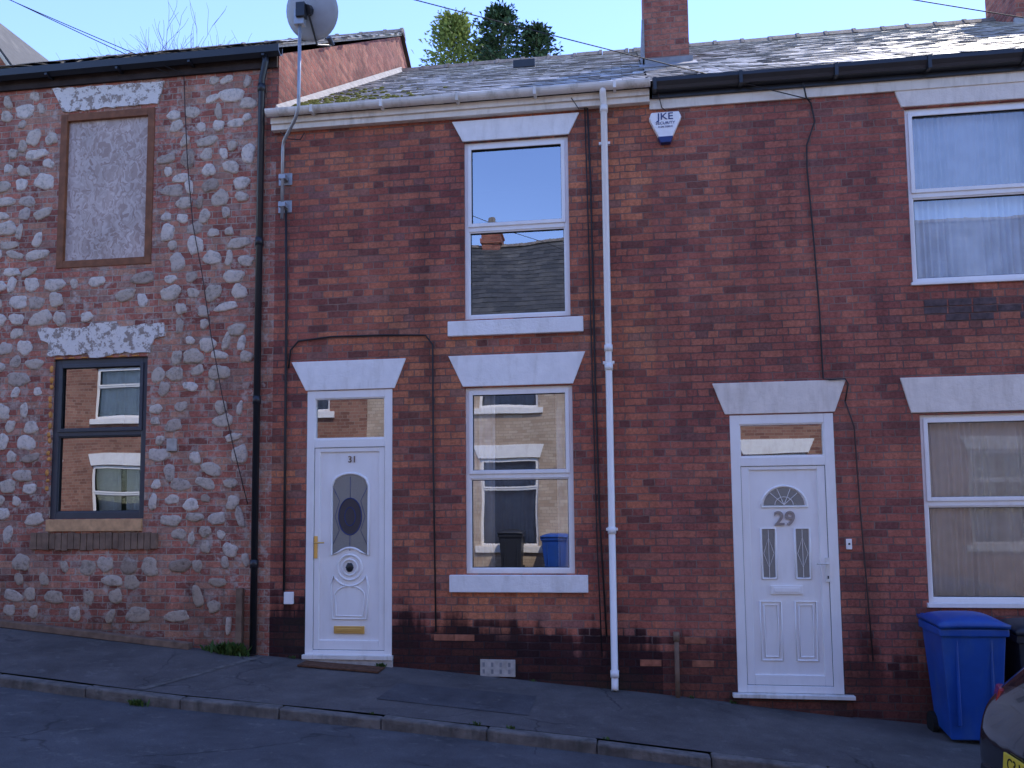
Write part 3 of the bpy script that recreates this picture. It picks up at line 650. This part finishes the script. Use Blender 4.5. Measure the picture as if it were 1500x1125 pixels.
gu=Pt('gutter',BLACKP,H);gut(gu,4.75,9.,6.1);gu.done()
chimney(H,6.05,6.75,4.3,5.3,8.4,11.2)
ff=Pt('chimney_flashing',LEAD,H,.004);ff.box(6.0,6.8,4.25,4.295,8.75,9.0);ff.done()
H=empty('brick_house',(-18.1,11,0))
p=Pt('walls',BRICKC,H);p.prism([(-3.6,0),(3.6,0),(3.6,11.2),(0,15.9),(-3.6,11.2)],0,8);p.done()
p=Pt('roof',SLATED,H);p.add([(3.8,-.25,11.0),(0,-.25,16.05),(0,8.2,16.05),(3.8,8.2,11.0),(-3.8,-.25,11.0),(-3.8,8.2,11.0)],[(0,1,2,3),(1,4,5,2)]);o=p.done();q=o.modifiers.new('s','SOLIDIFY');q.thickness=.1;q.offset=1
p=Pt('bargeboard',CEMENT,H);p.prism([(3.85,10.85),(3.85,10.97),(0,16.08),(-3.85,10.97),(-3.85,10.85),(0,15.95)],-.3,-.26);p.done()
p=Pt('windows',PVC,H,.01);ring(p,-.6,.6,9.,10.6,.08,-.03,.02);ring(p,-2.6,-1.4,6.,7.6,.08,-.03,.02);p.done()

# ================================================================ opposite terrace (built facing +y)
H=empty('brick_house',(0,-11.3,0),math.pi)
wins=[18.5,13.3,8.2,2.85,-3.5,-8.5,-13.7];doors=[15.6,10.6,5.2,-.7,-6.1,-11.2]
holes=[];
for c in wins: holes+=[(c-.72,c+.72,.72,2.85),(c-.72,c+.72,4.15,5.5)]
for c in doors: holes+=[(c-.48,c+.48,.15,2.75)]
for xa,xb,mt_ in ((-18,-1.4,BRICKP),(-1.4,6.5,BRICKO),(6.5,21.5,BRICKP)):
    w=Pt('front_wall',mt_,H);wall(w,xa,xb,-2.5,5.9,[h for h in holes if xa<h[0]<xb]);w.done()
rm=Pt('rooms',ROOM,H);[room(rm,h,1.2) for h in holes];rm.done()
fr=Pt('stone_trim',PAINTW,H,.006)
for c in wins:
    window(H,c-.72,c+.72,.72,2.85,2.15,PVC,gm=GLASSL);window(H,c-.72,c+.72,4.15,5.5,5.0,PVC,gm=GLASSL)
    drape(H,c-.7,c+(.7 if c==2.85 else -.1),.75,2.83,.15,CURT,12,.03,int(c*3)+99)
    if c!=2.85: drape(H,c+.1,c+.7,.75,2.83,.2,CURT,8,.03,int(c*3)+199)
    drape(H,c-.7,c+.7,4.15,5.48,.2,CURTG,12,.03,int(c)+299)
    fr.prism([(c-.76,2.86),(c+.76,2.86),(c+.9,3.2),(c-.9,3.2)],-.02,.05);fr.prism([(c-.76,5.51),(c+.76,5.51),(c+.9,5.8),(c-.9,5.8)],-.02,.05)
    fr.box(c-.85,c+.85,-.06,.04,.56,.715);fr.box(c-.85,c+.85,-.06,.04,4.0,4.145)
for c in doors:
    fr.prism([(c-.5,2.76),(c+.5,2.76),(c+.65,3.1),(c-.65,3.1)],-.02,.05)
    doorframe(H,c-.48,c+.48,.15,2.75,2.25,.08,c-.34,c+.34,.35,2.1)
fr.box(-18,21.5,-.05,-.001,5.72+.09,5.9);fr.done()
gu=Pt('gutter',PVCD,H);gut(gu,-18,21.5,5.97,.06,-.12);gu.done()
slates(H,-18,21.5,-.15,5.95,4.8,9.9,SLATED,sw=.36,gauge=.28,seed=41);slates(H,-18,21.5,9.7,5.95,4.8,9.9,SLATED,sw=.8,gauge=.6,seed=42);ridge(H,-18,21.5,4.8,9.92,43)
shell(H,BRICKO,-18,21.5,-2.5,5.9,4.8,9.85,9.6)
for c in (4.,-7.,14.5): chimney(H,c-.3,c+.3,4.6,5.4,8.8,10.3)

# ================================================================ terrain, road, pavement
def strip(name,mat,prof,xs,parent=None):
    p=Pt(name,mat,parent);vs=[];fs=[];k=len(prof)
    for x in xs:
        for y,dz in prof:
            vs.append((x,y,bz(x)+dz+.010*mn.noise(Vector((x*.8,y*.8,0)))))
    for i in range(len(xs)-1):
        for j in range(k-1): fs.append((i*k+j,(i+1)*k+j,(i+1)*k+j+1,i*k+j+1))
    p.add(vs,fs);p.sm=True;return p.done()
def rng(a,b,s):
    n=int(round((b-a)/s));return [a+(b-a)*i/n for i in range(n+1)]
XS=rng(-45,45,.3)
strip('pavement',PAVM,[(.03,0)]+[(-.2*i,-.0088*i) for i in range(0,9)],XS)
strip('road',ROADM,[(-1.70,-.165),(-2.2,-.15),(-3,-.125),(-4,-.11),(-5.2,-.10),(-6.5,-.08),(-7.8,-.06),(-8.95,-.04)],XS)
strip('pavement',PAVM,[(-9.05,.06),(-9.6,.075),(-10.4,.09),(-11.33,.1)],XS)
def kerb(y0,y1,dz,name='kerb'):
    p=Pt(name,KERBM,None,.015);x=-20.3;r=random.Random(5)
    while x<20:
        a,b=x+.003,x+.907;j=r.uniform(-.007,.007);jy=r.uniform(-.007,.007)
        za,zb=bz(a)+dz+j,bz(b)+dz+j+r.uniform(-.005,.005)
        p.add([(a,y0+jy,za-.3),(b,y0+jy,zb-.3),(b,y1,zb-.3),(a,y1,za-.3),(a,y0+jy,za),(b,y0+jy,zb),(b,y1,zb),(a,y1,za)],[(0,3,2,1),(4,5,6,7),(0,1,5,4),(1,2,6,5),(2,3,7,6),(3,0,4,7)])
        x+=.91
    p.done()
kerb(-1.725,-1.60,-.072);kerb(-9.05,-8.925,.058)
p=Pt('ground',GROUNDM);gx=[-600,-300,-120,-60]+rng(-45,45,3)+[60,120,300,600];gy=[-600,-200,-60,-21,-16,-11.35,-8,-2,.02,5,10,14,20,40,100,300,600]
vs=[(x,y,bz(max(-60,min(60,x)))-.35+( .3 if (y>=12 or y<=-21) else 0)) for y in gy for x in gx];k=len(gx)
p.add(vs,[(j*k+i,j*k+i+1,(j+1)*k+i+1,(j+1)*k+i) for j in range(len(gy)-1) for i in range(k-1)]);p.done()
def quadpatch(name,mat,pts,dz):
    p=Pt(name,mat);vs=[];n=10
    A,B,C_,D_=pts
    for i in range(n+1):
        for j in range(n+1):
            u=i/n;v=j/n;x=(A[0]*(1-u)+B[0]*u)*(1-v)+(D_[0]*(1-u)+C_[0]*u)*v;y=(A[1]*(1-u)+B[1]*u)*(1-v)+(D_[1]*(1-u)+C_[1]*u)*v
            vs.append((x,y,bz(x)+.044*y+.010*mn.noise(Vector((x*.8,y*.8,0)))+dz))
    p.add(vs,[(i*(n+1)+j,(i+1)*(n+1)+j,(i+1)*(n+1)+j+1,i*(n+1)+j+1) for i in range(n) for j in range(n)]);p.done()
quadpatch('pavement_seam',KERBM,[(-4.42,-1.58),(-4.34,-1.58),(-3.90,-.05),(-3.98,-.05)],.005)
quadpatch('pavement_patch',ROADM,[(-2.3,-1.2),(-.9,-1.2),(-.9,-.55),(-2.25,-.6)],.005)
p=Pt('timber_board',OLDT,None,.006)
def sbox(p,x0,x1,y0,y1,h0,h1):
    a,b=bz(x0)+.044*y0,bz(x1)+.044*y0
    p.add([(x0,y0,a+h0),(x1,y0,b+h0),(x1,y1,b+h0),(x0,y1,a+h0),(x0,y0,a+h1),(x1,y0,b+h1),(x1,y1,b+h1),(x0,y1,a+h1)],[(0,3,2,1),(4,5,6,7),(0,1,5,4),(1,2,6,5),(2,3,7,6),(3,0,4,7)])
sbox(p,-8.2,-4.75,-.12,-.02,.0,.07);p.done()
p=Pt('timber_post',OLDT,None,.005);p.box(-4.24,-4.17,-.07,-.005,.03,.78);p.done()
p=Pt('door_mat',MAT,None,.004);sbox(p,-3.42,-2.55,-.34,-.09,.004,.022);p.done()
def weeds(name,spots):
    p=Pt(name,WEED);r=random.Random(9)
    for x,y,n,s in spots:
        for i in range(n):
            a=r.uniform(0,6.28);l=r.uniform(.4,1)*s;bx=x+r.gauss(0,s*.5);by=y-abs(r.gauss(0,s*.25));b=bz(bx)+.044*by;t=r.uniform(.2,1)
            if y<-1.7: b=bz(bx)-.165
            d=Vector((math.cos(a)*l*t,math.sin(a)*l*t*.7-.01,l));q=Vector((-math.sin(a),math.cos(a),0))*l*.16;o=Vector((bx,by,b))
            p.add([o-q*.4,o+q*.4,o+d*.6+q,o+d,o+d*.6-q],[(0,1,2,3,4)])
    p.done()
weeds('weeds',[(-4.25,-.08,260,.15),(-4.5,-.05,60,.08),(-2.6,-.04,50,.05),(-4.3,-1.74,60,.07),(1.0,-.03,20,.04),(-1.0,-.02,20,.03),(.6,-.02,20,.04),(-3.6,-.02,25,.04),(-2.2,-1.62,12,.03),(-1.3,-1.61,25,.05),(-1.0,-1.61,20,.04),(-.2,-1.61,14,.03)])

# ================================================================ wheelie bins
def wheelie(loc,mat,rz=0,sc=(1,1,1)):
    E=empty('wheelie_bin',loc,rz);E.scale=sc
    p=Pt('body',mat,E,.015)
    bw,bd,tw,td=.22,.22,.285,.29
    p.add([(-bw,-bd,.04),(bw,-bd,.04),(bw,bd,.10),(-bw,bd,.10),(-tw,-td,.95),(tw,-td,.95),(tw,td,.98),(-tw,td,.98)],[(0,3,2,1),(4,5,6,7),(0,1,5,4),(1,2,6,5),(2,3,7,6),(3,0,4,7)])
    p.add([(-tw-.02,-td-.02,.90),(tw+.02,-td-.02,.90),(tw+.02,td+.02,.92),(-tw-.02,td+.02,.92),(-tw-.02,-td-.02,.965),(tw+.02,-td-.02,.965),(tw+.02,td+.02,.99),(-tw-.02,td+.02,.99)],[(0,3,2,1),(4,5,6,7),(0,1,5,4),(1,2,6,5),(2,3,7,6),(3,0,4,7)])
    for x in (-.15,.15): p.box(x-.012,x+.012,-.285,-.20,.16,.88)
    p.done()
    l=Pt('lid',mat,E,.012,True);vs=[];nx,ny=8,8
    for j in range(ny+1):
        for i in range(nx+1):
            u=i/nx*2-1;v=j/ny*2-1;vs.append((u*.312,v*.335,1.0+.015*(v+1)+.055*(1-u**4)*(1-v**4)))
    l.add(vs,[(j*(nx+1)+i,j*(nx+1)+i+1,(j+1)*(nx+1)+i+1,(j+1)*(nx+1)+i) for j in range(ny) for i in range(nx)])
    o=l.done();q=o.modifiers.new('s','SOLIDIFY');q.thickness=.035
    h=Pt('handle',mat,E,smooth=True);h.tube([(-.26,.30,1.0),(-.26,.37,1.02),(.26,.37,1.02),(.26,.30,1.0)],.015,8);h.done()
    w=Pt('wheels',RUBBER,E,.008)
    for x in (-.27,.22): w.tube([(x,.22,.10),(x+.05,.22,.10)],.10,20)
    w.tube([(-.25,.22,.10),(.25,.22,.10)],.012,8);w.done()
    return E
wheelie((3.07,-.36,bz(3.1)-.02),BLUEB,.03,(.98,.82,1.08));wheelie((3.75,-.34,bz(3.75)-.02),DARKB,-.04,(.98,.82,1.08))
wheelie((-2.75,-10.8,bz(-2.7)+.09),DARKB,math.pi);wheelie((-1.68,-10.8,bz(-1.7)+.09),BLUEB,math.pi+.1)

# ================================================================ parked car
rx=2.40;E=empty('parked_car',(rx,-2.90,bz(rx)-.17));E.rotation_euler=(0,math.atan(.09),0)
st=[(0.00,.36,.66,.70,.60,.58,.64),(.05,.27,.80,.82,.80,.66,.84),(.12,.22,.84,.86,.92,.70,.99),(.33,.20,.86,.88,.96,.62,1.33),(.55,.20,.86,.88,.97,.58,1.44),(1.4,.19,.87,.89,.96,.57,1.50),(2.2,.19,.87,.89,.95,.56,1.46),(2.7,.19,.87,.89,.94,.60,1.20),(3.05,.19,.87,.88,.92,.70,.98),(3.6,.20,.85,.86,.82,.70,.88),(3.92,.24,.76,.78,.66,.60,.72),(4.02,.32,.60,.62,.52,.5,.56)]
vs=[];fs=[];mi=[]
for (x,zb,w1,w2,zw,w3,zr) in st:
    h=[(0,zb),(w1*.8,zb),(w1,zb+.12),(w2,(zb+zw)/2+.05),(w2*.97,zw),(w3,zr-.04),(w3*.6,zr),(0,zr+.01)]
    full=h+[(-y,z) for y,z in h[-2:0:-1]]
    vs+=[(x,y,z) for y,z in full]
n=14
me=bpy.data.meshes.new('car_body')
for i in range(len(st)-1):
    for j in range(n):
        fs.append((i*n+j,i*n+(j+1)%n,(i+1)*n+(j+1)%n,(i+1)*n+j))
        jj=j if j<7 else 13-j
        tall=min(st[i][6],st[i+1][6])>.97 and max(st[i][6],st[i+1][6])>1.1
        g=(tall and jj==4 and 3<=i<=7) or (jj in(5,6) and i in (2,3)) or (jj in (5,6) and i in(6,7))
        mi.append(1 if g else 0)
fs+=[tuple(range(n-1,-1,-1)),tuple((len(st)-1)*n+j for j in range(n))];mi+=[0,0]
me.from_pydata(vs,[],fs);me.materials.append(CARP);me.materials.append(CARG)
for p,k in zip(me.polygons,mi): p.material_index=k;p.use_smooth=True
b=bmesh.new();b.from_mesh(me);bmesh.ops.recalc_face_normals(b,faces=b.faces);b.to_mesh(me);b.free()
o=bpy.data.objects.new('body',me);COL.objects.link(o);o.parent=E;q=o.modifiers.new('s','SUBSURF');q.levels=2;q.render_levels=2
w=Pt('tyres',RUBBER,E,.02);a=Pt('alloy_wheels',STEEL,E,.006)
for x in (.72,3.22):
    for s_ in (-1,1):
        y0,y1=s_*.70,s_*.895;w.tube([(x,y0,.31),(x,y1,.31)],.31,28);a.tube([(x,y1,.31),(x,y1+s_*.008,.31)],.20,20)
        for k in range(5):
            t=k*1.2566;a.tube([(x,y1+s_*.01,.31),(x+.19*math.cos(t),y1+s_*.012,.31+.19*math.sin(t))],.022,6)
w.done();a.done()
t=Pt('tail_lamps',REDL,E,.015)
for s_ in (-1,1):
    t.add([(.045,s_*.62,.74),(.13,s_*.865,.74),(.17,s_*.862,.96),(.10,s_*.64,.96),(.20,s_*.60,.74),(.3,s_*.84,.74),(.3,s_*.84,.96),(.2,s_*.62,.96)],[(0,1,2,3),(4,7,6,5),(0,4,5,1),(3,2,6,7),(0,3,7,4),(1,5,6,2)])
t.done()
t=Pt('number_plate',PLATE,E,.004);t.box(-.022,-.004,-.26,.26,.50,.615);t.done()
o=text('C3 NEW',-.0235,0,.557,.105,RUBBER,E,.001,rot=(math.pi/2,0,-math.pi/2),sx=1.0,off=.005)
t=Pt('rear_bumper_trim',BLACKP,E,.02);t.box(-.012,.2,-.62,.62,.33,.44);t.tube([(.10,-.05,1.02),(.16,.38,1.07)],.012,6);t.done()

# ================================================================ overhead lines
E=empty('telegraph_pole');top=Vector((-12.6,-1.4,10.6))
p=Pt('pole',OLDT,E,smooth=True);p.tube([(-12.6,-1.4,.5),top+Vector((0,0,.3))],.15,14,.10);p.done()
p=Pt('crossarm',OLDT,E);p.box(-12.65,-12.55,-1.9,-.9,10.35,10.45);p.done()
p=Pt('service_wires',CABLE,E,smooth=True)
def wire(a,b,sag,r=.006):
    a=Vector(a);b=Vector(b);p.tube([a.lerp(b,i/24)-Vector((0,0,sag*4*(i/24)*(1-i/24))) for i in range(25)],r,5)
wire(top,(1.99,-.05,5.82),.12,.006);wire(top,(-5.2,-.06,6.72),.1,.005);wire(top-Vector((0,.3,.2)),(-5.0,-.06,6.70),.15,.005);wire(top,(5.6,-.1,6.05),.1,.006)
wire(top,(-3.7,-10.9,5.9),.3);wire(top,(4,-11.2,5.8),.3);wire(top,(-20,-11.2,6.4),.3)
p.done()

# ================================================================ trees
def conifer(x,y,zb,h,rad,leaf,seed,dens=9000,wid=1.,tip=.75,name='conifer_tree'):
    E=empty(name,(x,y,zb));r=random.Random(seed)
    t=Pt('trunk',BARK,E,smooth=True);t.tube([(0,0,0),(0,0,h*.5),(.05,0,h*.985)],.22,8,.015)
    f=Pt('foliage',leaf,E)
    nb=240
    for i in range(nb):
        u=(i+r.random())/nb;u=1-(1-u)**1.7;z=h*(.18+.80*u);L=rad*(1-u)**tip*r.uniform(.6,1.15)+.15;a=i*2.4+r.uniform(-.4,.4)
        up=r.uniform(.1,.5);d=Vector((math.cos(a),math.sin(a),up*.7));e=Vector((0,0,z))+d*L
        t.tube([(0,0,z),tuple(e)],.016*(1.3-u),4,.004,False)
        m=int(dens/nb)
        for k in range(m):
            s=r.uniform(.1,1.05);c=Vector((0,0,z))+d*L*s+Vector((r.gauss(0,.09),r.gauss(0,.09),r.gauss(0,.06)))*wid*(.6+L)
            l=r.uniform(.08,.19);q=Vector((r.gauss(0,1),r.gauss(0,1),r.gauss(0,.6))).normalized();v=(d+q*.7).normalized()*l;w_=v.cross(q).normalized()*l*.33
            f.add([c-w_,c+v*.5-w_*.6,c+v,c+v*.5+w_*.8],[(0,1,2,3)])
    t.done();f.done()
conifer(-4.60,13.2,-.3,16.1,2.2,LEAFL,1,10500,1.3,.55,'broadleaf_tree');conifer(-3.35,13.8,-.4,16.7,2.7,LEAFD,2,10000,1.,.6);conifer(-2.35,14.2,-.4,16.3,2.6,LEAFD,3,9500,1.,.58);conifer(-3.9,15.2,-.4,16.6,2.7,LEAFD,6,8500,1.,.6)
def bare(x,y,zb,h,seed,spread=1.):
    E=empty('bare_tree',(x,y,zb));r=random.Random(seed);t=Pt('branches',BARK,E,smooth=True)
    def grow(p,d,l,rad,lv):
        pts=[p];q=p;dd=d
        for i in range(4):
            dd=(dd+Vector((r.gauss(0,.12),r.gauss(0,.12),r.gauss(.04,.06)))).normalized();q=q+dd*l/4;pts.append(q)
        t.tube(pts,rad,6 if lv<2 else 3,rad*.6,False)
        if lv>=6: return
        for k in range(3 if lv>0 else 4):
            a=r.uniform(0,6.28);sp=r.uniform(.35,.75)*spread;o=dd.orthogonal().normalized();o2=dd.cross(o)
            nd=(dd+(o*math.cos(a)+o2*math.sin(a))*sp).normalized();s=pts[2+k%3] if k else pts[-1]
            grow(s,nd,l*r.uniform(.62,.80),max(rad*.5,.006),lv+1)
    grow(Vector((0,0,0)),Vector((0,0,1)),h*.33,.2,0);t.done()
bare(-12.0,13.,1.2,16.6,4);bare(-10.6,14.,1.0,16.2,12,.9);bare(-.9,14.5,-.2,15.2,8,.8)

# ================================================================ light, sky, camera
W=bpy.data.worlds.new('World');S.world=W;W.use_nodes=True;nt=W.node_tree
sk=nt.nodes.new('ShaderNodeTexSky');sk.sky_type='NISHITA';sk.sun_disc=False
el=math.radians(54);az=math.atan2(.55,.83)
sk.sun_elevation=el;sk.sun_rotation=az;sk.air_density=1.;sk.dust_density=0.;sk.ozone_density=2.5
hs=nt.nodes.new('ShaderNodeHueSaturation');hs.inputs['Saturation'].default_value=1.12;hs.inputs['Hue'].default_value=.517
nt.links.new(sk.outputs[0],hs.inputs['Color']);nt.links.new(hs.outputs[0],nt.nodes['Background'].inputs[0]);nt.nodes['Background'].inputs[1].default_value=.47
L=bpy.data.lights.new('sun','SUN');L.energy=5;L.angle=math.radians(.5);L.color=(1,.91,.79)
lo=bpy.data.objects.new('sun',L);COL.objects.link(lo)
sd=Vector((math.sin(az)*math.cos(el),math.cos(az)*math.cos(el),math.sin(el)))
lo.rotation_euler=sd.to_track_quat('Z','Y').to_euler();lo.location=sd*30
th=math.radians(4.67);ps=math.radians(7.9);ro=math.radians(.55)
F=Vector((-math.sin(ps)*math.cos(th),math.cos(ps)*math.cos(th),math.sin(th)));R=Vector((math.cos(ps),math.sin(ps),0));U=R.cross(F)
R2=R*math.cos(ro)-U*math.sin(ro);U2=U*math.cos(ro)+R*math.sin(ro)
cam=bpy.data.cameras.new('camera');co=bpy.data.objects.new('camera',cam);COL.objects.link(co)
cam.sensor_width=36;cam.lens=28.8;cam.shift_y=.058;cam.clip_end=2000;cam.clip_start=.05
mt=Matrix(((R2.x,U2.x,-F.x,0),(R2.y,U2.y,-F.y,-8.6),(R2.z,U2.z,-F.z,1.6),(0,0,0,1)));co.matrix_world=mt
S.camera=co
S.view_settings.view_transform='Standard';S.view_settings.look='None';S.view_settings.exposure=0
